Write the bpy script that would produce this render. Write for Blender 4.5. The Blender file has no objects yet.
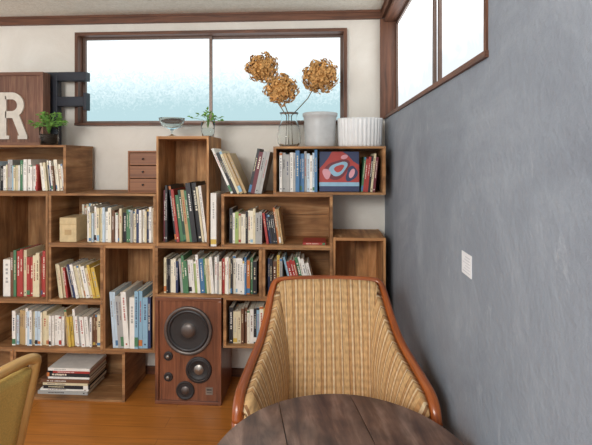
import bpy, math, random
from mathutils import Matrix, Vector
random.seed(11)
S=bpy.context.scene
S.view_settings.view_transform='Standard'
COL=S.collection
F=427.0; HV=158.0; CU=296.0; YAW=math.atan(24/427); CZ=1.39
ca,sa=math.cos(YAW),math.sin(YAW)
YF=2.37; YW=2.70; XR=0.405; ZC=2.31
def XA(u,y):
    k=(u-CU)/F
    return y*(-sa+ca*k)/(ca+sa*k)
def ZA(v,u,y):
    x=XA(u,y); d=-x*sa+y*ca
    return CZ+(HV-v)/F*d
def X(u): return XA(u,YF)
def srgb(h):
    if isinstance(h,str):
        h=h.lstrip('#'); c=[int(h[i:i+2],16)/255 for i in (0,2,4)]
    else: c=[v/255 for v in h]
    return tuple(((v/12.92) if v<=.04045 else ((v+.055)/1.055)**2.4) for v in c)+(1,)

# ---------------- materials ----------------
def newmat(name):
    m=bpy.data.materials.new(name); m.use_nodes=True
    nt=m.node_tree; b=nt.nodes['Principled BSDF']
    return m,nt,b
def N(nt,t,**kw):
    n=nt.nodes.new(t)
    for k,v in kw.items():
        if hasattr(n,k): setattr(n,k,v)
        else: n.inputs[k.replace('_',' ')].default_value=v
    return n
def ramp(nt,stops,interp='LINEAR'):
    r=nt.nodes.new('ShaderNodeValToRGB'); cr=r.color_ramp; cr.interpolation=interp
    while len(cr.elements)>1: cr.elements.remove(cr.elements[-1])
    cr.elements[0].position=stops[0][0]; cr.elements[0].color=stops[0][1]
    for p,c in stops[1:]:
        e=cr.elements.new(p); e.color=c
    return r
def plain(name,c,rough=.6,metal=0,var=.12,scale=30,bump=0):
    m,nt,b=newmat(name); c=srgb(c)
    tc=N(nt,'ShaderNodeTexCoord'); no=N(nt,'ShaderNodeTexNoise',Scale=scale,Detail=3)
    nt.links.new(tc.outputs['Object'],no.inputs['Vector'])
    lo=tuple(x*(1-var) for x in c[:3])+(1,); hi=tuple(min(1,x*(1+var)) for x in c[:3])+(1,)
    r=ramp(nt,[(.3,lo),(.7,hi)]); nt.links.new(no.outputs['Fac'],r.inputs['Fac'])
    nt.links.new(r.outputs['Color'],b.inputs['Base Color'])
    b.inputs['Roughness'].default_value=rough; b.inputs['Metallic'].default_value=metal
    if bump:
        bp=N(nt,'ShaderNodeBump',Strength=bump,Distance=.003); nt.links.new(no.outputs['Fac'],bp.inputs['Height']); nt.links.new(bp.outputs['Normal'],b.inputs['Normal'])
    return m
def wood(name,dark,mid,light,rough=.55,gs=(2.5,38),coat=0,objvar=.25,blot=3,blo=.72,bhi=1.2):
    m,nt,b=newmat(name)
    uv=N(nt,'ShaderNodeTexCoord'); mp=N(nt,'ShaderNodeMapping'); mp.inputs['Scale'].default_value=(gs[0],gs[1],1)
    nt.links.new(uv.outputs['UV'],mp.inputs['Vector'])
    no=N(nt,'ShaderNodeTexNoise',Scale=1.5,Detail=6,Roughness=.6,Distortion=.6)
    nt.links.new(mp.outputs['Vector'],no.inputs['Vector'])
    r=ramp(nt,[(.28,srgb(dark)),(.5,srgb(mid)),(.75,srgb(light))]); nt.links.new(no.outputs['Fac'],r.inputs['Fac'])
    n2=N(nt,'ShaderNodeTexNoise',Scale=blot,Detail=3); nt.links.new(uv.outputs['UV'],n2.inputs['Vector'])
    mr=N(nt,'ShaderNodeMapRange'); mr.inputs['From Min'].default_value=.3; mr.inputs['From Max'].default_value=.7
    mr.inputs['To Min'].default_value=blo; mr.inputs['To Max'].default_value=bhi
    nt.links.new(n2.outputs['Fac'],mr.inputs['Value'])
    oi=N(nt,'ShaderNodeObjectInfo'); m2=N(nt,'ShaderNodeMapRange'); m2.inputs['To Min'].default_value=1-objvar; m2.inputs['To Max'].default_value=1+objvar
    nt.links.new(oi.outputs['Random'],m2.inputs['Value'])
    mu=N(nt,'ShaderNodeMath',operation='MULTIPLY'); nt.links.new(mr.outputs[0],mu.inputs[0]); nt.links.new(m2.outputs[0],mu.inputs[1])
    hs=N(nt,'ShaderNodeHueSaturation'); nt.links.new(r.outputs['Color'],hs.inputs['Color']); nt.links.new(mu.outputs[0],hs.inputs['Value'])
    nt.links.new(hs.outputs['Color'],b.inputs['Base Color'])
    b.inputs['Roughness'].default_value=rough; b.inputs['Coat Weight'].default_value=coat; b.inputs['Coat Roughness'].default_value=.15
    bp=N(nt,'ShaderNodeBump',Strength=.25,Distance=.002); nt.links.new(no.outputs['Fac'],bp.inputs['Height']); nt.links.new(bp.outputs['Normal'],b.inputs['Normal'])
    return m
M_crate=wood('aged_crate_wood','#7b5231','#a9784a','#cb9e6e',.7,gs=(2,16),blot=6,blo=.6,bhi=1.2)
M_frame=wood('dark_window_wood','#43291c','#65402c','#7d5039',.5,objvar=.05)
M_chairwood=wood('varnished_chair_wood','#73330f','#9c4e1d','#bb6c32',.28,coat=.5,objvar=.03)
M_palewood=wood('golden_chair_wood','#b08244','#d0a462','#e2be82',.35,coat=.4,objvar=.03)
M_speaker=wood('walnut_cabinet_wood','#553020','#7a472d','#935e41',.4,coat=.3,objvar=.02)
M_drawer=wood('drawer_box_wood','#6c4128','#8c5b3a','#a6734b',.5,objvar=.02)
M_sign=wood('sign_board_wood','#5a3a2a','#785240','#957055',.6,objvar=.02)
M_table=wood('worn_table_wood','#3b261e','#644839','#947868',.3,gs=(3,14),coat=.35,objvar=.02,blot=14,blo=.6,bhi=1.3)
M_black=plain('black_speaker_cone','#2c2a2a',.5,scale=60)
M_rubber=plain('dark_rubber_surround','#2b2829',.4)
M_metal=plain('satin_aluminium','#9a948c',.35,.8)
M_metal2=plain('grey_metal_ring','#6b6460',.4,.7)
M_page=plain('book_page_paper','#e5dcc6',.8,var=.08,scale=200)
M_ceramic=plain('white_glazed_ceramic','#e2e3e2',.35,var=.03)
M_greyc=plain('grey_enamel_metal','#bcbebd',.4,var=.06)
M_navy=plain('navy_painted_letter','#20242f',.5)
M_white=plain('pale_painted_letter','#d2cabd',.6,var=.08)
M_leaf=plain('green_leaf','#68963f',.5,var=.4,scale=40)
M_stem=plain('brown_stem','#6e5a35',.7)
M_petal=plain('dried_hydrangea_petal','#cf9f60',.8,var=.38,scale=55)
M_core=plain('dried_flower_core','#ae7a3e',.9)
M_soil=plain('dark_soil','#2f241b',.9)
M_card=plain('white_wall_card','#e9eaec',.5,var=.02)
M_cardink=plain('grey_print','#c4c6cc',.6)
M_mustard=plain('mustard_upholstery','#d2b565',.85,var=.12,scale=220,bump=.3)
M_carton=plain('cream_carton','#cdb78c',.75)
M_alu=plain('window_sash_metal','#6d5a50',.4,.3)
def glass(name,c,rough=.03):
    m,nt,b=newmat(name); b.inputs['Base Color'].default_value=srgb(c); b.inputs['Transmission Weight'].default_value=1
    b.inputs['Roughness'].default_value=rough; b.inputs['IOR'].default_value=1.12
    return m
M_glass=glass('clear_glass','#fbfdfd',0); M_bluegl=glass('pale_blue_glass','#e8f5f8',.08)

def stucco(name,a,bc,c,scale,bs,rough=.85,fine=90,scuff=None):
    m,nt,b=newmat(name); tc=N(nt,'ShaderNodeTexCoord')
    n1=N(nt,'ShaderNodeTexNoise',Scale=scale,Detail=7,Roughness=.68,Distortion=1.0); nt.links.new(tc.outputs['Object'],n1.inputs['Vector'])
    r=ramp(nt,[(.3,srgb(a)),(.52,srgb(bc)),(.74,srgb(c))]); nt.links.new(n1.outputs['Fac'],r.inputs['Fac'])
    src=r.outputs['Color']
    if scuff:
        mp=N(nt,'ShaderNodeMapping'); mp.inputs['Scale'].default_value=(1,7,2.2); mp.inputs['Rotation'].default_value=(.5,0,0); nt.links.new(tc.outputs['Object'],mp.inputs['Vector'])
        n3=N(nt,'ShaderNodeTexNoise',Scale=2.2,Detail=9,Roughness=.75,Distortion=.8); nt.links.new(mp.outputs['Vector'],n3.inputs['Vector'])
        rr=ramp(nt,[(.60,(0,0,0,1)),(.74,(.5,.5,.5,1))]); nt.links.new(n3.outputs['Fac'],rr.inputs['Fac'])
        mx=N(nt,'ShaderNodeMixRGB'); nt.links.new(rr.outputs['Color'],mx.inputs['Fac']); nt.links.new(src,mx.inputs['Color1']); mx.inputs['Color2'].default_value=srgb(scuff)
        src=mx.outputs['Color']
    nt.links.new(src,b.inputs['Base Color']); b.inputs['Roughness'].default_value=rough
    n2=N(nt,'ShaderNodeTexNoise',Scale=fine,Detail=5,Roughness=.65); nt.links.new(tc.outputs['Object'],n2.inputs['Vector'])
    bp=N(nt,'ShaderNodeBump',Strength=bs,Distance=.004); nt.links.new(n2.outputs['Fac'],bp.inputs['Height']); nt.links.new(bp.outputs['Normal'],b.inputs['Normal'])
    return m
M_wall=stucco('cream_plaster','#dad4c9','#e1dcd2','#e8e4db',3,.25)
M_ceil=stucco('textured_ceiling','#d0cdc0','#e0ddd1','#eae8df',40,.8,fine=60)
M_grey=stucco('grey_trowelled_plaster','#7d848e','#89919b','#9ca3ac',2.2,1.0,.65,fine=38,scuff='#b9bec5')

# floor
m,nt,b=newmat('orange_floor_boards'); M_floor=m
tc=N(nt,'ShaderNodeTexCoord'); br=N(nt,'ShaderNodeTexBrick',Scale=1.0); br.inputs['Brick Width'].default_value=1.6; br.inputs['Row Height'].default_value=.09
br.inputs['Mortar Size'].default_value=.0012; br.inputs['Color1'].default_value=srgb('#b87432'); br.inputs['Color2'].default_value=srgb('#ad6b2c'); br.inputs['Mortar'].default_value=srgb('#865226')
nt.links.new(tc.outputs['Object'],br.inputs['Vector'])
mp=N(nt,'ShaderNodeMapping'); mp.inputs['Scale'].default_value=(2,30,1); nt.links.new(tc.outputs['Object'],mp.inputs['Vector'])
no=N(nt,'ShaderNodeTexNoise',Scale=2,Detail=5); nt.links.new(mp.outputs['Vector'],no.inputs['Vector'])
mr=N(nt,'ShaderNodeMapRange'); mr.inputs['To Min'].default_value=.65; mr.inputs['To Max'].default_value=1.35; nt.links.new(no.outputs['Fac'],mr.inputs['Value'])
hs=N(nt,'ShaderNodeHueSaturation'); nt.links.new(br.outputs['Color'],hs.inputs['Color']); nt.links.new(mr.outputs[0],hs.inputs['Value'])
nt.links.new(hs.outputs['Color'],b.inputs['Base Color']); b.inputs['Roughness'].default_value=.35

def pane(name,lo,hi,st_lo,st_hi,sc):
    m=bpy.data.materials.new(name); m.use_nodes=True; nt=m.node_tree; nt.nodes.clear()
    tc=N(nt,'ShaderNodeTexCoord'); sx=N(nt,'ShaderNodeSeparateXYZ'); nt.links.new(tc.outputs['Generated'],sx.inputs[0])
    vo=N(nt,'ShaderNodeTexNoise',Scale=sc,Detail=4,Distortion=1.5); nt.links.new(tc.outputs['Object'],vo.inputs['Vector'])
    ad=N(nt,'ShaderNodeMath',operation='MULTIPLY_ADD'); nt.links.new(vo.outputs['Fac'],ad.inputs[0]); ad.inputs[1].default_value=.6; nt.links.new(sx.outputs['Z'],ad.inputs[2])
    r=ramp(nt,[(.5,srgb(lo)),(1.0,srgb(hi))]); nt.links.new(ad.outputs[0],r.inputs['Fac'])
    mr=N(nt,'ShaderNodeMapRange'); mr.inputs['From Min'].default_value=.5; mr.inputs['From Max'].default_value=1.2; mr.inputs['To Min'].default_value=st_lo; mr.inputs['To Max'].default_value=st_hi
    nt.links.new(ad.outputs[0],mr.inputs['Value'])
    e=N(nt,'ShaderNodeEmission'); nt.links.new(r.outputs['Color'],e.inputs['Color']); nt.links.new(mr.outputs[0],e.inputs['Strength'])
    o=N(nt,'ShaderNodeOutputMaterial'); nt.links.new(e.outputs[0],o.inputs[0]); return m
M_pane=pane('frosted_glass_glow','#c2e2e8','#eef7fa',1.0,1.5,38)  # frosted pane emits its own glow, standing in for daylight outside
M_pane2=pane('bright_glass_glow','#eef4f8','#fbfdff',1.1,2.6,5)  # self-lit pane in place of daylight, stronger towards the top

# fabric
m,nt,b=newmat('striped_upholstery'); M_fab=m
tc=N(nt,'ShaderNodeTexCoord'); sx=N(nt,'ShaderNodeSeparateXYZ'); nt.links.new(tc.outputs['UV'],sx.inputs[0])
mu=N(nt,'ShaderNodeMath',operation='MULTIPLY'); nt.links.new(sx.outputs['X'],mu.inputs[0]); mu.inputs[1].default_value=1/.115
fr=N(nt,'ShaderNodeMath',operation='FRACT'); nt.links.new(mu.outputs[0],fr.inputs[0])
a,b1,c1,d1,e1=[srgb(x) for x in ('#c9a371','#936a45','#b88c5b','#d8c09a','#ab8053')]
r=ramp(nt,[(0,a),(.16,b1),(.185,c1),(.28,d1),(.33,c1),(.36,b1),(.385,a),(.52,e1),(.55,c1),(.58,d1),(.64,c1),(.67,e1),(.70,a),(.82,c1),(.90,d1),(.94,b1),(.965,a)],'CONSTANT')
nt.links.new(fr.outputs[0],r.inputs['Fac'])
# small woven motif repeating up the light stripes
sn=N(nt,'ShaderNodeMath',operation='MULTIPLY'); nt.links.new(sx.outputs['Y'],sn.inputs[0]); sn.inputs[1].default_value=260
si=N(nt,'ShaderNodeMath',operation='SINE'); nt.links.new(sn.outputs[0],si.inputs[0])
mp=N(nt,'ShaderNodeMapping'); mp.inputs['Scale'].default_value=(130,45,1); nt.links.new(tc.outputs['UV'],mp.inputs['Vector'])
no=N(nt,'ShaderNodeTexNoise',Scale=1,Detail=3); nt.links.new(mp.outputs['Vector'],no.inputs['Vector'])
mr=N(nt,'ShaderNodeMapRange'); mr.inputs['To Min'].default_value=.45; mr.inputs['To Max'].default_value=1.45; nt.links.new(no.outputs['Fac'],mr.inputs['Value'])
ma=N(nt,'ShaderNodeMath',operation='MULTIPLY_ADD'); nt.links.new(si.outputs[0],ma.inputs[0]); ma.inputs[1].default_value=.06; nt.links.new(mr.outputs[0],ma.inputs[2])
hs=N(nt,'ShaderNodeHueSaturation'); nt.links.new(r.outputs['Color'],hs.inputs['Color']); nt.links.new(ma.outputs[0],hs.inputs['Value'])
nt.links.new(hs.outputs['Color'],b.inputs['Base Color']); b.inputs['Roughness'].default_value=.85
bp=N(nt,'ShaderNodeBump',Strength=.4,Distance=.002); nt.links.new(no.outputs['Fac'],bp.inputs['Height']); nt.links.new(bp.outputs['Normal'],b.inputs['Normal'])

# ---------------- mesh builder ----------------
class MB:
    def __init__(s): s.v=[];s.f=[];s.m=[];s.uv=[];s.sm=[]
    def face(s,idx,m=0,uv=None,smooth=False):
        s.f.append(idx); s.m.append(m); s.sm.append(smooth)
        s.uv.append(uv or [(s.v[i][0],s.v[i][2]) for i in idx])
    def box(s,x0,x1,y0,y1,z0,z1,m=0,M=None,axis=None):
        lo=(x0,y0,z0);hi=(x1,y1,z1); d=[hi[i]-lo[i] for i in range(3)]
        L=d.index(max(d)) if axis is None else axis
        b=len(s.v); ps=[(x,y,z) for x in (x0,x1) for y in (y0,y1) for z in (z0,z1)]
        ox,oy=random.random()*20,random.random()*20
        for p in ps: s.v.append(tuple(M@Vector(p)) if M else p)
        for q,n in (((0,1,3,2),0),((4,6,7,5),0),((0,4,5,1),1),((2,3,7,6),1),((0,2,6,4),2),((1,5,7,3),2)):
            o=[a for a in range(3) if a!=n]
            if n==L: ua,va=o
            else: ua=L; va=[a for a in o if a!=L][0]
            k=.15 if n==L else 1
            s.face([b+i for i in q],m,[(ps[i][ua]*k+ox,ps[i][va]+oy) for i in q])
    def lathe(s,prof,n=32,m=0,M=None,flute=0,nf=0,sx=1,sy=1,close=False):
        b=len(s.v)
        for (r,z) in prof:
            for i in range(n):
                a=2*math.pi*i/n; rr=r*(1+flute*math.cos(a*nf)) if nf else r
                p=Vector((rr*math.cos(a)*sx,rr*math.sin(a)*sy,z)); s.v.append(tuple(M@p) if M else tuple(p))
        for j in range(len(prof)-1):
            for i in range(n):
                k=(i+1)%n
                s.face([b+j*n+i,b+j*n+k,b+(j+1)*n+k,b+(j+1)*n+i],m,[(prof[j][1],i/n),(prof[j][1],(i+1)/n),(prof[j+1][1],(i+1)/n),(prof[j+1][1],i/n)],True)
        if close:
            s.face([b+i for i in range(n)][::-1],m); e=b+(len(prof)-1)*n; s.face([e+i for i in range(n)],m)
    def tube(s,pts,rad,n=8,m=0,flat=1.0,up=Vector((0,0,1))):
        pts=[Vector(p) for p in pts]; b=len(s.v); L=0
        Ls=[]
        for i,p in enumerate(pts):
            t=(pts[min(i+1,len(pts)-1)]-pts[max(i-1,0)]).normalized()
            a=t.cross(up); 
            if a.length<1e-3: a=t.cross(Vector((0,1,0)))
            a.normalize(); c=a.cross(t); r=rad[i] if isinstance(rad,(list,tuple)) else rad
            if i: L+=(p-pts[i-1]).length
            Ls.append(L)
            for k in range(n):
                g=2*math.pi*k/n; s.v.append(tuple(p+a*math.cos(g)*r+c*math.sin(g)*r*flat))
        for i in range(len(pts)-1):
            for k in range(n):
                q=(k+1)%n
                s.face([b+i*n+k,b+i*n+q,b+(i+1)*n+q,b+(i+1)*n+k],m,[(Ls[i],k*.01),(Ls[i],(k+1)*.01),(Ls[i+1],(k+1)*.01),(Ls[i+1],k*.01)],True)
        s.face([b+k for k in range(n)][::-1],m); e=b+(len(pts)-1)*n; s.face([e+k for k in range(n)],m)
    def grid(s,fn,nu,nv,m=0,uvf=None):
        b=len(s.v)
        for j in range(nv+1):
            for i in range(nu+1): s.v.append(tuple(fn(i/nu,j/nv)))
        for j in range(nv):
            for i in range(nu):
                q=[(i,j),(i+1,j),(i+1,j+1),(i,j+1)]
                s.face([b+y*(nu+1)+x for x,y in q],m,[uvf(x/nu,y/nv) if uvf else (x/nu,y/nv) for x,y in q],True)
    def leaf(s,p,d,up,w,l,m=0):
        p=Vector(p); d=Vector(d).normalized(); side=d.cross(Vector(up)); side.normalize(); n=side.cross(d)
        b=len(s.v)
        for q in (p,p+d*l*.45+side*w+n*w*.3,p+d*l-n*l*.1,p+d*l*.45-side*w+n*w*.3): s.v.append(tuple(q))
        s.face([b,b+1,b+2],m); s.face([b,b+2,b+3],m)
    def obj(s,name,mats,loc=(0,0,0),rot=(0,0,0),parent=None,label=None,cat=None,group=None,kind=None,bevel=0,smooth=True):
        me=bpy.data.meshes.new(name); me.from_pydata(s.v,[],s.f)
        for mt in mats: me.materials.append(mt)
        ul=me.uv_layers.new(name='UVMap'); k=0
        for pi,p in enumerate(me.polygons):
            p.material_index=s.m[pi]; p.use_smooth=s.sm[pi] and smooth
            for c in s.uv[pi]: ul.data[k].uv=c; k+=1
        me.update()
        o=bpy.data.objects.new(name,me); COL.objects.link(o); o.location=loc; o.rotation_euler=rot
        tag(o,parent,label,cat,group,kind)
        if bevel:
            bm=o.modifiers.new('Bevel','BEVEL'); bm.width=bevel; bm.segments=2; bm.limit_method='ANGLE'
        return o
def tag(o,parent=None,label=None,cat=None,group=None,kind=None):
    if parent: o.parent=parent
    if label: o['label']=label
    if cat: o['category']=cat
    if group: o['group']=group
    if kind: o['kind']=kind
def empty(name,loc,label,cat,rot=(0,0,0),group=None):
    o=bpy.data.objects.new(name,None); COL.objects.link(o); o.location=loc; o.rotation_euler=rot; o.empty_display_size=.05
    tag(o,None,label,cat,group); return o

# ---------------- room ----------------
wx0,wx1=XA(78,YW),XA(346,YW); wz0,wz1=1.605,2.195
b=MB(); t=.14
b.box(-3.2,wx0,YW,YW+t,0,ZC); b.box(wx1,XR+.14,YW,YW+t,0,ZC); b.box(wx0,wx1,YW,YW+t,0,wz0); b.box(wx0,wx1,YW,YW+t,wz1,ZC)
b.obj('wall_back',[M_wall],kind='structure')
ry0,ry1=1.06,2.665; rz0,rz1=1.643,2.235
b=MB()
b.box(XR,XR+t,-1.5,ry0,0,ZC); b.box(XR,XR+t,ry1,YW,0,ZC); b.box(XR,XR+t,ry0,ry1,0,rz0); b.box(XR,XR+t,ry0,ry1,rz1,ZC)
b.obj('wall_right',[M_grey],kind='structure')
b=MB(); b.box(-3.2,XR+.14,-1.5,YW+.14,-.05,0); b.obj('floor',[M_floor],kind='structure')
b=MB(); b.box(-3.2,XR+.14,-1.5,YW+.14,ZC,ZC+.05); b.obj('ceiling',[M_ceil],kind='structure')
b=MB(); b.box(-3.2,XR,YW-.024,YW,ZC-.052,ZC-.014); b.box(-3.2,XR,YW-.03,YW,ZC-.014,ZC); b.obj('trim_1',[M_frame],kind='structure')
b=MB(); b.box(XR-.024,XR,-1.5,YW-.024,ZC-.052,ZC-.014); b.box(XR-.03,XR,-1.5,YW-.03,ZC-.014,ZC); b.obj('trim_2',[M_frame],kind='structure')
b=MB(); b.box(-3.2,XR,YW-.012,YW,0,.05); b.obj('baseboard_back',[M_frame],kind='structure')
e=empty('window_1',((wx0+wx1)/2,YW,wz0),'long horizontal frosted window in dark wood casing','window'); e['kind']='structure'
def child(b,name,mats,par,**k):
    L=par.location; b.v=[(x-L.x,y-L.y,z-L.z) for x,y,z in b.v]
    return b.obj(name,mats,parent=par,**k)
b=MB(); fw=.016
b.box(wx0-.005,wx1+.005,YW-.03,YW+.07,wz1-fw,wz1+.005); b.box(wx0-.005,wx1+.005,YW-.035,YW+.07,wz0-.005,wz0+fw*.6)
b.box(wx0-.005,wx0+fw,YW-.03,YW+.07,wz0+fw*.6,wz1-fw); b.box(wx1-fw,wx1+.005,YW-.03,YW+.07,wz0+fw*.6,wz1-fw)
child(b,'window_casing',[M_frame],e)
b=MB(); q=.018; mx=XA(211,YW+.05)
for (a,c,yy) in ((wx0+fw,mx+.012,YW+.03),(mx-.012,wx1-fw,YW+.05)):
    z0,z1=wz0+fw*.6,wz1-fw
    b.box(a,c,yy,yy+.018,z0,z0+q); b.box(a,c,yy,yy+.018,z1-q*.7,z1); b.box(a,a+q,yy,yy+.018,z0+q,z1-q*.7); b.box(c-q,c,yy,yy+.018,z0+q,z1-q*.7)
child(b,'window_sash',[M_alu],e)
b=MB(); b.box(wx0+fw,wx1-fw,YW+.068,YW+.074,wz0+fw*.6,wz1-fw); child(b,'window_pane',[M_pane],e)
e=empty('window_2',(XR,(ry0+ry1)/2,rz0),'high side window with wood casing and bright panes','window'); e['kind']='structure'
b=MB(); fx=.01
b.box(XR-fx,XR+.075,ry0-.01,ry1+.01,rz0-.01,rz0+.006); b.box(XR-fx,XR+.075,ry0-.01,ry1+.01,rz1-.008,rz1+.012)
b.box(XR-.034,XR+.075,ry1-.012,ry1+.012,rz0-.012,rz1+.012); b.box(XR-fx*.6,XR+.075,ry0-.006,ry0+.008,rz0+.006,rz1-.008)
child(b,'window_casing',[M_frame],e)
b=MB(); my=1.72
for a,c,xx in ((ry0+.01,my+.02,XR+.045),(my-.02,ry1-.012,XR+.06)):
    z0,z1=rz0+.006,rz1-.008
    b.box(xx,xx+.012,a,c,z0,z0+.012); b.box(xx,xx+.012,a,c,z1-.02,z1); b.box(xx,xx+.012,a,a+.02,z0+.012,z1-.02); b.box(xx,xx+.012,c-.02,c,z0+.012,z1-.02)
child(b,'window_sash',[M_alu],e)
b=MB(); b.box(XR+.073,XR+.078,ry0+.01,ry1-.012,rz0+.006,rz1-.008); child(b,'window_pane',[M_pane2],e)

# ---------------- crates ----------------
DEP=.30
def crate(x0,x1,z0,z1,label,y0=YF,dep=DEP):
    w=x1-x0-.003; h=z1-z0-.0005; b=MB(); t=.012; te=.016; o=(x0+.0015,y0,z0)
    g=.002; hy=dep*.5
    vert=h>w*1.15
    if not vert:
        for a,c in ((0,hy-g),(hy+g,dep)):
            b.box(0,w,a,c,0,t); b.box(0,w,a,c,h-t,h)
        b.box(0,te,.002,dep-.01,t,h-t,axis=1); b.box(w-te,w,.002,dep-.01,t,h-t,axis=1)
        n=2 if h<.35 else 3; st=(h-2*t)/n
        for i in range(n): b.box(te,w-te,dep-.012,dep-.002,t+i*st+.001,t+(i+1)*st-.001,axis=0)
        for xx in (te*.5,w-te*.5):
            for zz_ in (t*.5,h-t*.5):
                b.box(xx-.0022,xx+.0022,-.0005,.001,zz_-.0022,zz_+.0022,1)
    else:
        for a,c in ((0,hy-g),(hy+g,dep)):
            b.box(0,t,a,c,0,h); b.box(w-t,w,a,c,0,h)
        b.box(t,w-t,.002,dep-.01,0,te,axis=1); b.box(t,w-t,.002,dep-.01,h-te,h,axis=1)
        st=(w-2*t)/2
        for i in range(2): b.box(t+i*st+.001,t+(i+1)*st-.001,dep-.012,dep-.002,te,h-te,axis=2)
    return b.obj('wooden_crate',[M_crate,M_metal2],loc=o,label=label,cat='crate',group='stacked wooden crates')
z1_,z2_,z3_,z4_,z5_=.285,.565,.892,1.187,1.465
xA=X(66); xB0=X(48); xB1=X(156); xT1=X(209); zs=.605
crate(X(-46),xA,z4_,z5_,'worn brown crate full of small paperbacks, below the letter signs')
crate(xB0,xB1,z3_,z4_,'long brown crate with a row of paperbacks and a cream carton')
crate(X(-8),xB0,z2_,z4_,'upright brown crate, books in its lower half')
crate(xB0,X(103),z2_,z3_,'short brown crate with leaning paperbacks')
crate(X(103),X(155),z1_,z3_,'upright brown crate with tall picture books at its base')
crate(X(-10),X(103),z1_,z2_,'long brown crate with a full row of paperbacks')
crate(X(-103),X(13),0,z1_,'empty brown crate on the floor')
crate(X(13),X(125),0,z1_,'brown floor crate holding a stack of magazines')
crate(xB1,xT1,z3_,z3_+.622,'tall upright crate with large hardcovers at the base')
crate(X(154.5),X(262),zs,z3_,'long brown crate of paperbacks resting on the loudspeaker')
crate(X(221),X(333),z3_,z4_,'long pale brown crate with books on one half')
crate(X(262),X(333),zs,z3_,'short brown crate with leaning books behind the armchair')
crate(X(223),X(333),.325,zs,'long brown crate with paperbacks, beside the loudspeaker')
crate(X(262),X(333),0,.325,'dark crate on the floor behind the armchair')
crate(X(333),X(386),.33,.95,'upright empty crate against the grey wall')
crate(X(333),X(386),0,.33,'small floor crate against the grey wall')
crate(X(273),X(386),z4_,1.455,'long brown crate of art books below white planters')

# ---------------- books ----------------
CC={'white':'#eae7df','cream':'#dbcfac','ivory':'#ebe4cf','grey':'#a9a8a4','black':'#26262a','navy':'#2a365a','blue':'#45759f','sky_blue':'#8db4ca','red':'#a93a34','orange':'#c0733c','yellow':'#cfb050','green':'#4a7c57','dark_green':'#274a3a','brown':'#6e4a33','pink':'#d196a0','tan':'#b89b6c','maroon':'#6a2630','lime':'#9fb468','pale_blue':'#bfd2de'}
BM={k:plain(k+'_book_cover',v,.5,var=.08,scale=25) for k,v in CC.items()}
PAL_W=['white']*8+['ivory']*5+['cream']*4+['grey','grey','black','brown','sky_blue','yellow','red','green','tan','tan','pale_blue','orange','navy']
PAL_M=['white']*6+['cream','ivory','ivory','red','blue','green','orange','yellow','black','navy','grey','lime','brown','sky_blue','cream','black']
PAL_D=['black','brown','dark_green','cream','navy','green','maroon','white','tan','grey','orange','black','red']
PAL_B=['blue','sky_blue','white','navy','pale_blue','grey','white','grey','blue']
PAL_R=['red','cream','white','green','maroon','red','black','ivory','red']
def bookmesh(t,d,h,hard):
    b=MB(); c=.0012 if not hard else .0018; ins=.0005 if not hard else .003
    b.box(0,t,0,c,0,h,0); b.box(0,c,c,d,0,h,0); b.box(t-c,t,c,d,0,h,0)
    b.box(c,t-c,c,d-ins-.001,ins,h-ins,1)
    w=t*random.uniform(.25,.45); z=h*random.uniform(.78,.9); end=h*random.uniform(.35,.6); x0=(t-w)/2
    while z>end:
        g=random.uniform(.6,1.0)*w
        b.box(x0+random.random()*w*.15,x0+w*random.uniform(.8,1),-.0004,0,z-g,z,2); z-=g*random.uniform(1.25,1.7)
        if random.random()<.12: z-=g
    k=random.random()
    if k<.2: b.box(0,t,-.0003,0,h*.04,h*random.uniform(.12,.22),3)
    elif k<.5: b.box(x0,x0+w,-.0004,0,h*.06,h*.09,2)
    if random.random()<.12: b.box(0,t,-.0003,0,h*.93,h*.99,3)
    return b
def book(t,d,h,col,loc,rot,group,state):
    hard=h>.215; b=bookmesh(t,d,h,hard)
    light=col in('white','cream','ivory','yellow','pale_blue','tan','lime','grey','pink','sky_blue')
    ink=random.choice(['black','grey','brown','red','navy','grey'] if light else ['white','ivory','cream'])
    if ink==col: ink='black'
    band=random.choice([c for c in ('red','blue','yellow','orange','green','black','white','sky_blue') if c!=col])
    kind='hardcover' if hard else 'paperback'
    cn=col.replace('_',' ')
    return b.obj('book',[BM[col],M_page,BM[ink],BM[band]],loc=loc,rot=rot,label=f'{cn} {kind} with {ink} spine lettering, {state}',cat='book',group=group)
def row(group,x0,x1,z,hr,tr,pal,segs,yf=.03,dr=(.13,.17),fix=None):
    x=x0; prev=0; ph=0; i=0; last=None
    for xe,ang in segs:
        a=math.radians(ang); first=True
        while True:
            if fix and i<len(fix): t,h,c=fix[i]
            else:
                t=random.uniform(*tr)*(1 if random.random()<.8 else 1.5); h=random.uniform(*hr)
                c=last[1] if last and random.random()<.2 else random.choice(pal)
                if last and c==last[1] and random.random()<.7: h,t=last[0],last[2]
            d=random.uniform(*dr); foot=t/math.cos(a); px=x
            if ang>0 and first and (prev<=0): px=x+h*math.sin(a)+.001
            if ang>0 and first and prev>0: px=x+max(0,h*(math.sin(a)-math.sin(math.radians(prev))))*1.05+.001
            if ang>0 and not first and h>ph: px=x+ .0005
            extra=h*math.sin(-a) if ang<0 else 0
            if px+foot+extra>min(xe,x1): break
            y=YF+yf+random.uniform(-.008,.012)
            st='standing upright' if ang==0 else 'leaning on its neighbour'
            if ang>=0: loc=(px,y,z+.0003)
            else: loc=(px+foot-t*math.cos(a),y,z+.0003+t*math.sin(-a))
            book(t,d,h,c,loc,(0,-a,0),group,st)
            x=px+foot+.0006; first=False; ph=h; prev=ang; i+=1; last=(h,c,t)
            lasth=h
        if ang<0 and not first: x+=lasth*math.sin(-a)*.95+.002
    return x
TI=.012
row('paperbacks in the crate below the letter signs',X(-8),xA-.02,z4_+TI,(.14,.185),(.008,.014),PAL_W,[(X(24),0),(X(36),0),(X(63),6)])
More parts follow.
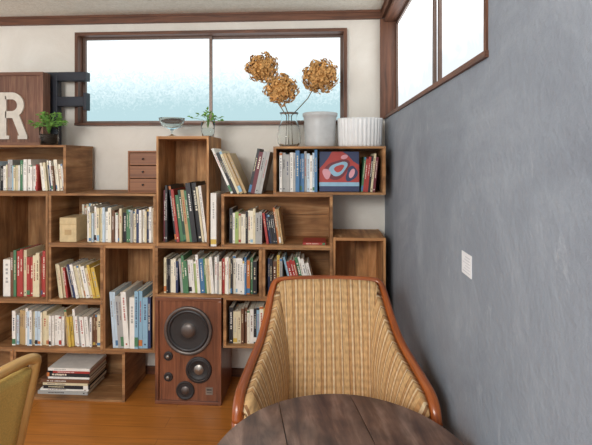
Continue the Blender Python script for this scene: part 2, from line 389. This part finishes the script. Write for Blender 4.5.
row('paperbacks in the second shelf crate',X(84),xB1-.02,z3_+TI,(.165,.205),(.009,.016),PAL_W,[(X(118),0),(X(153),0)])
b=MB(); b.box(0,.10,0,.15,0,.14); b.box(.002,.098,-.001,0,.1,.103,1); b.box(.03,.07,-.001,0,.04,.07,1)
b.obj('carton',[M_carton,BM['tan']],loc=(X(57),YF+.025,z3_+TI+.0003),label='small cream carton beside a row of paperbacks',cat='box',bevel=.002)
row('paperbacks behind the cream carton',X(64),X(84),z3_+TI,(.19,.21),(.009,.014),PAL_W,[(X(85),0)],yf=.19,dr=(.08,.09))
row('tall books in the upright crate',X(0),xB0-.015,z2_+.017,(.22,.275),(.014,.026),PAL_R,[(X(44),0)],fix=[(.045,.215,'white'),(.018,.26,'brown'),(.016,.27,'green'),(.02,.265,'red'),(.016,.275,'red'),(.018,.27,'cream')])
row('leaning paperbacks in the short crate',xB0+.02,X(100),z2_+TI,(.175,.20),(.010,.017),PAL_W,[(X(66),7),(X(100),12)])
row('paperbacks in the lower long crate',X(9),X(101),z1_+TI,(.17,.215),(.009,.016),PAL_W,[(X(62),0),(X(88),5),(X(99),0)])
row('tall picture books in the upright crate',X(108),X(152),z1_+.017,(.29,.34),(.010,.022),PAL_B,[(X(129),4),(X(152),0)],dr=(.2,.24),yf=.015)
row('large hardcovers in the tall crate',X(161),X(206),z3_+.017,(.25,.34),(.011,.021),PAL_D,[(X(168),0),(X(206),7)],dr=(.2,.24))
row('paperbacks in the crate on the loudspeaker',X(162),X(259),zs+TI,(.18,.222),(.009,.017),PAL_M,[(X(180),0),(X(215),4),(X(258),0)])
row('books in the pale crate',X(228),X(284),z3_+TI,(.165,.205),(.009,.016),PAL_W+PAL_M,[(X(262),0),(X(284),8)])
row('books in the crate behind the armchair',X(267),X(318),zs+TI,(.18,.225),(.01,.019),PAL_M,[(X(283),0),(X(322),14)])
row('paperbacks in the crate beside the loudspeaker',X(228),X(290),.325+TI,(.175,.215),(.01,.018),PAL_M+['cream','ivory'],[(X(300),0)])
row('art books beside the painted book',X(279),X(318),z4_+TI,(.205,.238),(.010,.018),PAL_B+['white','navy'],[(X(318),0)],dr=(.17,.2))
row('art books at the crate end',X(361.5),X(382),z4_+TI,(.18,.22),(.010,.014),PAL_R,[(X(384),-6)],dr=(.15,.18))
row('large books leaning between two crates',xT1+.006,X(273),z4_,(.24,.29),(.010,.018),['black','brown','cream','tan','white','tan','red','black'],[(X(247),24)],yf=.02,dr=(.18,.21))
row('large books leaning on the art book crate',X(247),X(273)-.004,z4_,(.235,.262),(.014,.02),['white','black','maroon','black','grey'],[(X(273)-.003,-12)],yf=.02,dr=(.18,.21))
book(.032,.2,.30,'white',(xT1+.008,YF+.005,z3_+.0003),(0,0,0),'binder between crates','standing in a narrow gap')
zz=TI+.0003
for i,(t,w,c) in enumerate([(.02,.30,'grey'),(.012,.29,'white'),(.022,.28,'black'),(.014,.27,'cream'),(.02,.29,'brown'),(.012,.25,'white'),(.024,.26,'black'),(.012,.22,'red'),(.016,.25,'white')]):
    bb=book(t,.2,w,c,(X(33)+.31+random.uniform(-.01,.01),YF+.03+random.uniform(0,.012),zz),(0,-math.pi/2,0),'magazines stacked flat in the floor crate','lying flat in a stack'); zz+=t+.0004
book(.012,.15,.13,'red',(X(326),YF+.02,z3_+TI+.0003),(0,-math.pi/2,0),'flat book in the pale crate','lying flat in the crate')
# painted cover book
AW=.222
art=MB(); art.box(0,AW,0,.004,0,.225,0); art.box(0,AW,.018,.022,0,.225,0); art.box(.003,AW-.003,.004,.018,.003,.222,1)
def poly(pts,m,lay):
    b0=len(art.v); 
    for x,z in pts: art.v.append((min(max(x,0),AW),-.0003*lay,min(max(z,.052),.225)))
    art.face(list(range(b0,b0+len(pts))),m,[(0,0)]*len(pts))
def ell(cx,cz,rx,rz,rot=0,k=0,n=26):
    o=[]
    for i in range(n):
        a=2*math.pi*i/n; r=1+k*math.sin(3*a+1); x=rx*r*math.cos(a); z=rz*r*math.sin(a)
        o.append((cx+x*math.cos(rot)-z*math.sin(rot),cz+x*math.sin(rot)+z*math.cos(rot)))
    return o
poly([(0,.225),(.07,.225),(.05,.19),(.02,.15),(0,.13)],2,1); poly([(.13,.225),(AW,.225),(AW,.15),(.19,.17),(.16,.205)],2,1)
poly(ell(.10,.125,.075,.05,.5,.1),6,2); poly(ell(.105,.128,.055,.034,.5,.12),5,3); poly(ell(.11,.13,.03,.018,.5,.1),0,4)
poly(ell(.18,.10,.03,.045,-.4,.12),2,3); poly(ell(.182,.102,.014,.028,-.4),3,4); poly(ell(.04,.10,.022,.03,.3,.1),3,3); poly(ell(.14,.195,.02,.012,.3),3,4)
art.box(0,AW,-.0016,0,0,.03,4); art.box(0,AW,-.0014,0,.03,.052,5)
art.obj('art_book',[BM['red'],M_page,BM['navy'],BM['pink'],BM['navy'],BM['sky_blue'],BM['maroon']],loc=(X(319.5),YF+.035,z4_+TI+.003),rot=(math.radians(-6),0,0),label='square art book with red and blue painted cover, facing out',cat='book')

# ---------------- small drawer cabinet ----------------
dx0,dx1=X(123),X(155)-.002; dw=dx1-dx0; dh=.245
e=empty('drawer_cabinet',(dx0,YF+.06,z4_),'small brown wooden three-drawer cabinet on a crate','cabinet')
b=MB(); b.box(0,dw,0,.2,0,.01); b.box(0,dw,0,.2,dh-.01,dh); b.box(0,.01,0,.2,.01,dh-.01,axis=2); b.box(dw-.01,dw,0,.2,.01,dh-.01,axis=2); b.box(.01,dw-.01,.19,.2,.01,dh-.01)
b.obj('body',[M_drawer],parent=e,bevel=.0015)
for i in range(3):
    hh=(dh-.02)/3; b=MB(); b.box(.0015,dw-.0215,0,.17,.0015,hh-.003)
    d=b.obj('drawer',[M_drawer],loc=(.01,.002,.01+i*hh),parent=e,bevel=.0015)
    b=MB(); b.lathe([(.002,0),(.003,.004),(.006,.009),(.005,.013),(.001,.014)],12,0,Matrix.Rotation(math.pi/2,4,'X')); b.obj('knob',[M_rubber],loc=((dw-.02)/2,0,hh/2),parent=d)

# ---------------- speaker ----------------
sx0,sx1=X(155.3),X(221.5); sw=sx1-sx0; sh=zs-.001
e=empty('loudspeaker',(sx0,YF-.005,0),'vintage walnut floor loudspeaker with exposed cones under a crate','loudspeaker')
b=MB(); b.box(0,sw,0,.28,0,.02); b.box(0,sw,0,.28,sh-.02,sh); b.box(0,.02,0,.28,.02,sh-.02,axis=2); b.box(sw-.02,sw,0,.28,.02,sh-.02,axis=2); b.box(.02,sw-.02,.265,.28,.02,sh-.02)
b.obj('cabinet_body',[M_speaker],parent=e,bevel=.002)
b=MB(); b.box(.02,sw-.02,.012,.03,.02,sh-.02,axis=2); b.obj('baffle',[M_speaker],parent=e)
RX=Matrix.Rotation(math.pi/2,4,'X')
def drv(name,u,v,prof,mats,segm,label):
    b=MB()
    for a,c,mm in segm: b.lathe(prof[a:c+1],48,mm,RX)
    x=X(u)-sx0; z=(404.5-v)/177.4
    return b.obj(name,mats,loc=(x,.0115,z),parent=e,label=label)
R=.138
drv('woofer',188,331,[(R,0),(R,.009),(R*.97,.012),(R*.88,.012),(R*.86,.006),(R*.82,.012),(R*.77,.012),(R*.73,.004),(R*.5,.001),(R*.32,.0005),(R*.31,.0012),(R*.27,.007),(R*.18,.012),(R*.08,.0145),(.0005,.015)],[M_metal2,M_rubber,M_black,M_metal2],[(0,4,0),(4,7,1),(7,10,2),(10,14,3)],'large black woofer cone in grey metal ring')
R=.074
drv('midrange_driver',198.5,370,[(R,0),(R,.007),(R*.95,.009),(R*.84,.009),(R*.8,.004),(R*.72,.008),(R*.66,.003),(R*.4,.001),(R*.38,.003),(R*.25,.009),(.0005,.012)],[M_rubber,M_metal2,M_black,M_metal],[(0,3,0),(3,4,1),(4,7,2),(7,8,2),(8,10,3)],'small black cone with silver dome')
R=.052
drv('tweeter',185,391,[(R,0),(R,.006),(R*.9,.007),(R*.75,.003),(R*.6,.003),(R*.45,.004),(R*.4,.006),(R*.2,.010),(.0005,.011)],[M_black,M_rubber,M_metal2],[(0,3,0),(3,5,1),(5,8,2)],'small round dark tweeter')
for v in (357,378):
    b=MB(); b.lathe([(.026,0),(.026,.003),(.022,.004)],24,0,RX); b.lathe([(.022,.004),(.0001,.004)],24,0,RX); b.lathe([(.010,.004),(.010,.014),(.008,.016),(.0001,.016)],16,1,RX)
    b.obj('control_knob',[M_rubber,M_metal],loc=(X(168)-sx0,.0115,(404.5-v)/177.4),parent=e,label='dark level dial with silver knob')
b=MB(); b.box(-.02,.02,-.003,0,-.02,.02,0); b.box(-.014,.014,-.0036,-.003,.004,.012,1); b.box(-.014,.014,-.0036,-.003,-.01,-.006,1)
b.obj('name_plate',[M_metal,M_black],loc=(X(209)-sx0,.0115,(404.5-391)/177.4),parent=e)

# ---------------- letter signs ----------------
yb=2.50
x0,x1=XA(-16,yb),XA(43,yb); zt=ZA(72,20,yb)-z5_
e=empty('letter_sign',(x0,yb,z5_),'brown wooden block with a white letter R, on a crate','letter sign')
b=MB(); w=x1-x0; b.box(0,w,.012,.07,0,zt,axis=2); b.box(0,w,0,.012,zt-.02,zt); b.box(0,w,0,.012,0,.02); b.box(0,.02,0,.012,.02,zt-.02); b.box(w-.02,w,0,.012,.02,zt-.02)
b.obj('board',[M_sign],parent=e,bevel=.002)
b=MB(); lh=.285; th=.045; lx=XA(-3,yb)-x0; lz=.04
b.box(.012,.012+th,0,.01,0,lh); b.box(0,.075,-.0005,.01,0,.022); b.box(0,.06,-.0005,.01,lh-.022,lh)
cx,cz=.09,lh-.078
def arc(ro,ri,cx,cz,a0,a1,n=20):
    for i in range(n):
        A,B=[math.radians(a0+(a1-a0)*(i+k)/n) for k in (0,1)]
        bi=len(b.v)
        for y in (0,.01):
            for r,a in ((ro,A),(ro,B),(ri,B),(ri,A)): b.v.append((cx+r*math.cos(a),y,cz+r*math.sin(a)))
        for q in ((0,3,2,1),(4,5,6,7),(0,1,5,4),(1,2,6,5),(2,3,7,6),(3,0,4,7)): b.face([bi+j for j in q],0)
arc(.078,.036,cx,cz,-90,90); b.box(.05,cx,0,.01,lh-.042,lh); b.box(.05,cx,0,.01,cz-.078,cz-.036)
Ml=Matrix.Translation((.088,0,cz-.06))@Matrix.Rotation(math.radians(-22),4,'Y')
b.box(0,.046,.0003,.0098,-.155,0,0,Ml); b.box(.13,.19,-.0005,.01,0,.022)
b.obj('letter_r',[M_white],loc=(lx,.0015,lz),parent=e,label='white slab serif letter R')
yb2=2.60; x0,x1=XA(44,yb2),XA(86,yb2); w=x1-x0; zt=ZA(72,60,yb2)-z5_
b=MB(); b.box(0,.085,0,.05,0,zt,axis=2); b.box(.085,w,0,.05,zt-.055,zt); b.box(.085,w-.02,0,.05,zt-.215,zt-.155); b.box(w-.02,w,0,.05,zt-.24,zt-.13,axis=2)
b.obj('letter_sign',[M_navy],loc=(x0,yb2,z5_),label='dark navy free-standing letter F on a crate',cat='letter sign',bevel=.003)

# ---------------- plants and vases ----------------
def pot_plant(u,y,zb,r,h,name,label,nl,spread,lz,trail=False):
    x=XA(u,y); e=empty(name,(x,y,zb),label,'plant')
    b=MB(); b.lathe([(.0005,0),(r*.85,0),(r,h*.4),(r*.98,h),(r*.93,h),(r*.94,h*.45),(r*.8,.006),(.0005,.006)],28); b.obj('glass_pot',[M_glass],parent=e)
    b=MB(); b.lathe([(.0005,.008),(r*.78,.008),(r*.9,h*.4),(r*.9,h*.6),(.0005,h*.62)],20); b.obj('soil' if not trail else 'water',[M_soil if not trail else M_bluegl],parent=e)
    b=MB(); s=MB()
    for i in range(nl):
        a=random.uniform(0,6.28); el=random.uniform(.2,1.2); l=spread*random.uniform(.5,1)
        d=Vector((math.cos(a)*math.cos(el),math.sin(a)*math.cos(el)*.4,math.sin(el)))
        p=Vector((0,0,h*.6)); tip=Vector((d.x*l,d.y*l,h+lz*math.sin(el)*random.uniform(.6,1.1)))
        s.tube([p,Vector((d.x*l*.3,d.y*l*.3,h+lz*.5*math.sin(el))),tip],.0012,5)
        for k in range(3):
            q=tip+Vector((random.uniform(-1,1),random.uniform(-.6,.6),random.uniform(-1,.5)))*.012
            dd=Vector((d.x+random.uniform(-.6,.6),d.y*.5+random.uniform(-.4,.4),random.uniform(-.5,.6)))
            b.leaf(q,dd,(random.uniform(-.3,.3),-.6,1),.008,.028)
    b.obj('foliage',[M_leaf],parent=e); s.obj('stem',[M_leaf],parent=e)
    return e
pot_plant(49,2.435,z5_,.052,.105,'potted_plant','leafy green plant in a glass pot beside letter signs',46,.115,.09)
pot_plant(208,2.48,z3_+.622,.04,.085,'potted_vine','sparse green vine in a small clear glass',14,.125,.07,True)
x=XA(172,2.47); b=MB(); b.lathe([(.0005,0),(.035,0),(.035,.004),(.008,.01),(.006,.035),(.012,.045),(.055,.06),(.072,.095),(.075,.11),(.071,.11),(.066,.095),(.05,.066),(.0005,.056)],36,0,None,.02,12)
b.obj('glass_compote',[M_bluegl],loc=(x,2.47,z3_+.622),label='pale blue footed glass dish on the tall crate',cat='bowl')
yv=2.50; zk=1.455
xv=XA(289,yv)
b=MB(); b.lathe([(.0005,0),(.05,0),(.066,.02),(.07,.06),(.06,.12),(.045,.155),(.05,.19),(.056,.2),(.052,.2),(.045,.188),(.041,.155),(.056,.12),(.065,.06),(.061,.024),(.047,.008),(.0005,.008)],36,0,None,.012,14)
b.obj('glass_vase',[M_glass],loc=(xv,yv,zk),label='clear glass vase holding dried hydrangeas',cat='vase')
heads=[(262,68,.110),(281,89,.106),(320,76,.120)]
for i,(u,v,r) in enumerate(heads):
    hy=yv+(.08,-.10,0)[i]; hx,hz=XA(u,hy),ZA(v,u,hy)
    e=empty('dried_hydrangea',(xv,yv,zk+.012),'golden brown dried hydrangea stem in a glass vase','flower',group='dried hydrangeas in the vase')
    P=Vector((hx-xv,hy-yv,hz-zk-.012))
    b=MB(); base=Vector(((-.02,0,.02)[i],(.015,-.02,.0)[i],.0)); neck=Vector(((-.014,.0,.014)[i],(.012,-.012,.0)[i],.17))
    mid=neck.lerp(P,.5)+Vector((.012*(i-1),0,-.015)); b.tube([base,neck,mid,P],[.003,.003,.0028,.0025],7); b.obj('stem',[M_stem],parent=e)
    b=MB(); b.lathe([(.0005,-r*.5),(r*.35,-r*.42),(r*.5,-r*.26),(r*.58,0),(r*.5,r*.26),(r*.34,r*.42),(.0005,r*.5)],20,1)
    n=900
    for k in range(n):
        z=1-2*(k+.5)/n; ph=random.uniform(0,6.283); q=math.sqrt(1-z*z); nrm=Vector((q*math.cos(ph),q*math.sin(ph),z))
        lump=.88+.12*math.sin(nrm.x*6+i)*math.cos(nrm.z*7+i)
        c=Vector((nrm.x*r,nrm.y*r*.75,nrm.z*r*.92))*lump*random.uniform(.72,1.04)
        nn=(nrm+Vector([random.uniform(-.5,.5) for _ in range(3)])).normalized()
        t1=nn.cross(Vector((.3,.2,1))).normalized(); t2=nn.cross(t1); ps=r*.062; o=random.random()*1.5
        for w_ in range(4):
            a=o+w_*math.pi/2; d=t1*math.cos(a)+t2*math.sin(a); b.leaf(c,d+nn*.15,nn,ps*.75,ps*1.5)
    b.v=[tuple(Vector(p)+P) for p in b.v]
    b.obj('flower_head',[M_petal,M_core],parent=e,smooth=False)
xb=XA(320,yv); b=MB(); pr=[(.0005,0),(.084,0),(.086,.01)]
for i in range(7):
    z=.02+i*.021; pr+=[(.0865+.0009*i,z),(.091+.0009*i,z+.010)]
pr+=[(.096,.172),(.102,.178),(.103,.195),(.099,.198),(.094,.195),(.082,.02),(.0005,.02)]
b.lathe(pr,56); b.obj('ribbed_bucket',[M_greyc],loc=(xb,yv+.01,zk),label='pale grey ribbed round bucket on a crate',cat='bucket')
xb=XA(360,yv); b=MB(); b.lathe([(.0005,0),(.118,0),(.122,.01),(.127,.155),(.127,.165),(.12,.165),(.115,.02),(.0005,.02)],160,0,None,.03,32,1,.6)
b.obj('fluted_planter',[M_ceramic],loc=(xb,yv+.0,zk),label='white fluted oval planter beside a grey bucket',cat='planter')

# ---------------- wall card ----------------
b=MB(); y0,y1=1.165,1.242; zc0,zc1=1.066,1.127
b.box(-.0015,0,0,y1-y0,0,zc1-zc0)
for j in range(6): 
    zz=.008+j*.0082
    b.box(-.0019,-.0015,.012,.068-.01*(j%3),zz,zz+.002,1)
b.obj('wall_card',[M_card,M_cardink],loc=(XR,y0,zc0),label='small white printed card fixed to the grey wall',cat='card')

# ---------------- armchair ----------------
CX=.040; CY=1.55
arm=empty('armchair',(CX,CY,0),'striped golden armchair with curved varnished wood rail','armchair',rot=(0,0,.035))
half=[(0,1.835,.876),(.09,1.832,.875),(.17,1.825,.873),(.217,1.814,.866),(.232,1.782,.836),(.240,1.735,.795),(.249,1.67,.748),(.262,1.59,.706),(.279,1.49,.680),(.291,1.40,.664),(.297,1.335,.652),(.298,1.30,.630),(.298,1.285,.595)]
def cat(pts,n):
    out=[]
    P=[Vector(p) for p in pts]; m=len(P)-1
    for k in range(n+1):
        t=k/n*m; i=min(int(t),m-1); f=t-i
        p0,p1,p2,p3=P[max(i-1,0)],P[i],P[i+1],P[min(i+2,m)]
        out.append(.5*((2*p1)+(-p0+p2)*f+(2*p0-5*p1+4*p2-p3)*f*f+(-p0+3*p1-3*p2+p3)*f**3))
    return out
def mir(h): 
    L=[Vector((-p[0],p[1],p[2])) for p in h[::-1]]; return L[:-1]+[Vector(p) for p in h]
rail=cat(mir(half),96); rail=[Vector((p.x,p.y-CY,p.z)) for p in rail]
b=MB(); b.tube(rail,[.012+.006*abs(i/96-.5)*2 for i in range(97)],12,0,.9,up=Vector((0,-.5,1)))
b.obj('wood_rail',[M_chairwood],parent=arm)
halfb=[(0,1.66,.36),(.08,1.66,.36),(.15,1.655,.36),(.19,1.64,.36),(.205,1.61,.36),(.215,1.58,.36),(.222,1.54,.36),(.230,1.50,.36),(.243,1.44,.36),(.254,1.38,.36),(.260,1.335,.36),(.262,1.31,.36),(.262,1.30,.36)]
halft=[(max(0,p[0]-.011) if p[0]>0 else 0,p[1]-.012,p[2]-.009) for p in half[:-2]]+[(.286,1.312,.61),(.286,1.305,.58)]
NB=96
top=cat(mir(halft),NB); bot=cat(mir(halfb),NB)
arc_=[0]
for i in range(NB): 
    mA=(top[i]+bot[i])/2; mB_=(top[i+1]+bot[i+1])/2; arc_.append(arc_[-1]+(mB_-mA).length)
def P_(s,t):
    i=min(int(round(s*NB)),NB); a=bot[i]; c=top[i]; p=a.lerp(c,t)
    tg=(top[min(i+1,NB)]-top[max(i-1,0)]); inn=Vector((-tg.y,tg.x,0)); 
    cen=Vector((0,1.45,p.z)); 
    if inn.length<1e-6: inn=cen-p
    inn.normalize()
    if inn.dot(cen-p)<0: inn=-inn
    bul=.035*math.sin(math.pi*min(1,t*1.0))**.8
    q=abs(s-.5)*2
    crease=-.032*math.exp(-((q-.33)/.026)**2)*math.sin(math.pi*t)
    p=p+inn*(bul+crease)
    return Vector((p.x,p.y-CY,p.z))
b=MB(); b.grid(P_,NB,18,0,lambda s,t:(arc_[int(round(s*NB))]-arc_[NB//2]+.0529+4.6,t*.5))
o=b.obj('backrest',[M_fab],parent=arm)
md=o.modifiers.new('Solidify','SOLIDIFY'); md.thickness=.03; md.offset=1 
b=MB()
def seatp(s,t):
    y=1.30+(1.64-1.30)*t; w=.245+( .18-.245)*t
    e_=1-min(1,(min(s,1-s)*12)); f_=1-min(1,(min(t,1-t)*12))
    return Vector(((s-.5)*2*w,y-CY,.46-.03*e_*e_-.03*f_*f_+.012*math.sin(math.pi*s)*math.sin(math.pi*t)))
b.grid(seatp,30,24,0,lambda s,t:((s-.5)*.45+4.6529,t*.4))
o=b.obj('seat',[M_fab],parent=arm); md=o.modifiers.new('Solidify','SOLIDIFY'); md.thickness=.10; md.offset=-1
b=MB()
b.box(-.265,.265,1.30-CY,1.33-CY,.30,.365); b.box(-.2,.2,1.64-CY,1.665-CY,.30,.365)
for s_ in (-1,1):
    b.tube([(s_*.265,1.31-CY,.33),(s_*.235,1.47-CY,.33),(s_*.2,1.65-CY,.33)],[.022]*3,8,0,1.4)
b.obj('seat_frame',[M_chairwood],parent=arm,bevel=.003)
for s_ in (-1,1):
    b=MB(); b.tube([(s_*.298,1.285-CY,.60),(s_*.295,1.288-CY,.54),(s_*.285,1.30-CY,.44),(s_*.28,1.305-CY,.33),(s_*.282,1.30-CY,.15),(s_*.285,1.295-CY,0)],[.018,.018,.018,.021,.016,.012],10); b.obj('leg',[M_chairwood],parent=arm)
    b=MB(); b.tube([(s_*.2,1.65-CY,.36),(s_*.205,1.68-CY,.2),(s_*.21,1.72-CY,0)],[.02,.017,.012],10); b.obj('leg',[M_chairwood],parent=arm)

# ---------------- round table ----------------
TX,TY,TZ,TR=.058,.992,.665,.33
e=empty('round_table',(TX,TY,0),'round dark worn wooden pedestal table before an armchair','table',rot=(0,0,math.radians(12)))
b=MB()
def seg(xa,xb,n=40):
    ts=[xa+(xb-xa)*i/n for i in range(n+1)]
    up=[(x,math.sqrt(max(0,TR*TR-x*x))) for x in ts]; out=up+[(x,-y) for x,y in up[::-1]]
    o2=[]
    for p in out:
        if not o2 or (Vector(p)-Vector(o2[-1])).length>1e-5: o2.append(p)
    if (Vector(o2[0])-Vector(o2[-1])).length<1e-5: o2.pop()
    c=len(b.v); m=len(o2); ox=random.random()*9
    for z,k in ((TZ-.028,1),(TZ-.005,1),(TZ,.988)):
        for x,y in o2:
            xx=max(xa,min(xb,x*k)) if abs(x-xa)>1e-6 and abs(x-xb)>1e-6 else (x if abs(x)<TR-.001 else x*k)
            b.v.append((xx,y*k,z))
    b.face([c+i for i in range(m)],0,[(y+ox,x+ox) for x,y in o2]); 
    b.face([c+2*m+i for i in range(m)][::-1],0,[(y+ox,x+ox) for x,y in o2][::-1])
    for L in range(2):
        for i in range(m):
            j=(i+1)%m; b.face([c+L*m+j,c+L*m+i,c+(L+1)*m+i,c+(L+1)*m+j],0,[(i*.01,.1*L),(i*.01,.1*L),(i*.01,.1*L+.03),(i*.01,.1*L+.03)])
g=.0012
for xa,xb in ((-TR,-.12-g),(-.12+g,.1-g),(.1+g,TR)): seg(xa,xb)
b.obj('table_top',[M_table],parent=e)
b=MB(); b.lathe([(TR*.82,TZ-.055),(TR*.82,TZ-.029),(TR*.80,TZ-.0285),(.02,TZ-.0285)],40); b.lathe([(.03,TZ-.06),(.03,.5),(.045,.42),(.028,.35),(.035,.25),(.045,.16),(.03,.13)],24,close=True); b.box(-.1,.1,-.1,.1,TZ-.06,TZ-.045)
b.obj('pedestal',[M_table],parent=e)
for i in range(3):
    a=i*2*math.pi/3+.5; c,s_=math.cos(a),math.sin(a)
    b=MB(); b.tube([(.02*c,.02*s_,.2),(.1*c,.1*s_,.14),(.18*c,.18*s_,.05),(.24*c,.24*s_,.013)],[.022,.02,.016,.013],8); b.obj('foot',[M_table],parent=e)

# ---------------- mustard chair ----------------
hx,hy=-.872,1.03
e=empty('dining_chair',(hx,hy,0),'mustard upholstered chair with curved golden wooden back frame','chair')
def back(y_,z_):
    lean=(z_-.45)*.22; curve=-.045*(1-(y_/.21)**2)
    return Vector((lean-.045+curve,y_,z_))
ztop=.79
b=MB(); b.grid(lambda s,t:back((s-.5)*.37,.5+(ztop-.02-.5)*t),16,10,0)
o=b.obj('backrest',[M_mustard],parent=e); md=o.modifiers.new('Solidify','SOLIDIFY'); md.thickness=.022; md.offset=0
b=MB(); pts=[back(-.195,z) for z in (.40,.5,.6,.7,.77)]+[back(-.15,ztop+.008),back(0,ztop+.010),back(.15,ztop+.010),back(.195,ztop+.002)]+[back(.2,z) for z in (.765,.7,.6,.5,.40)]
b.tube([Vector(p) for p in cat(pts,60)],.016,10,0,1,up=Vector((1,0,.05))); b.obj('back_frame',[M_palewood],parent=e)
b=MB(); b.box(-.46,-.06,-.2,.2,.41,.47); b.obj('seat',[M_mustard],parent=e,bevel=.02)
for s_ in (-1,1):
    b=MB(); b.tube([(-.055,s_*.198,.43),(-.045,s_*.2,.25),(-.01,s_*.205,0)],[.016,.014,.011],8); b.obj('leg',[M_palewood],parent=e)
    b=MB(); b.tube([(-.43,s_*.18,.42),(-.44,s_*.19,0)],[.018,.012],8); b.obj('leg',[M_palewood],parent=e)

# ---------------- light ----------------
w=bpy.data.worlds.new('World'); S.world=w; w.use_nodes=True; bg=w.node_tree.nodes['Background']; bg.inputs[0].default_value=(.95,.975,1,1); bg.inputs[1].default_value=1.15
def area(name,loc,target,size,power,col):
    l=bpy.data.lights.new(name,'AREA'); l.shape='RECTANGLE'; l.size=size[0]; l.size_y=size[1]; l.energy=power; l.color=col
    o=bpy.data.objects.new(name,l); COL.objects.link(o); o.location=loc; o.rotation_euler=(Vector(target)-Vector(loc)).to_track_quat('-Z','Y').to_euler(); return o
area('fill_light',(-1.3,-.9,2.1),(-.2,2.4,.7),(1.2,.8),68,(1,.99,.97))  # soft fill lamp added out of view behind the camera

cam=bpy.data.cameras.new('Camera'); co=bpy.data.objects.new('Camera',cam); COL.objects.link(co)
co.location=(0,0,CZ); co.rotation_euler=(math.pi/2,0,YAW)
cam.sensor_width=36; cam.lens=F/592*36; cam.shift_y=-(222.5-HV)/592; cam.clip_start=.02
S.camera=co
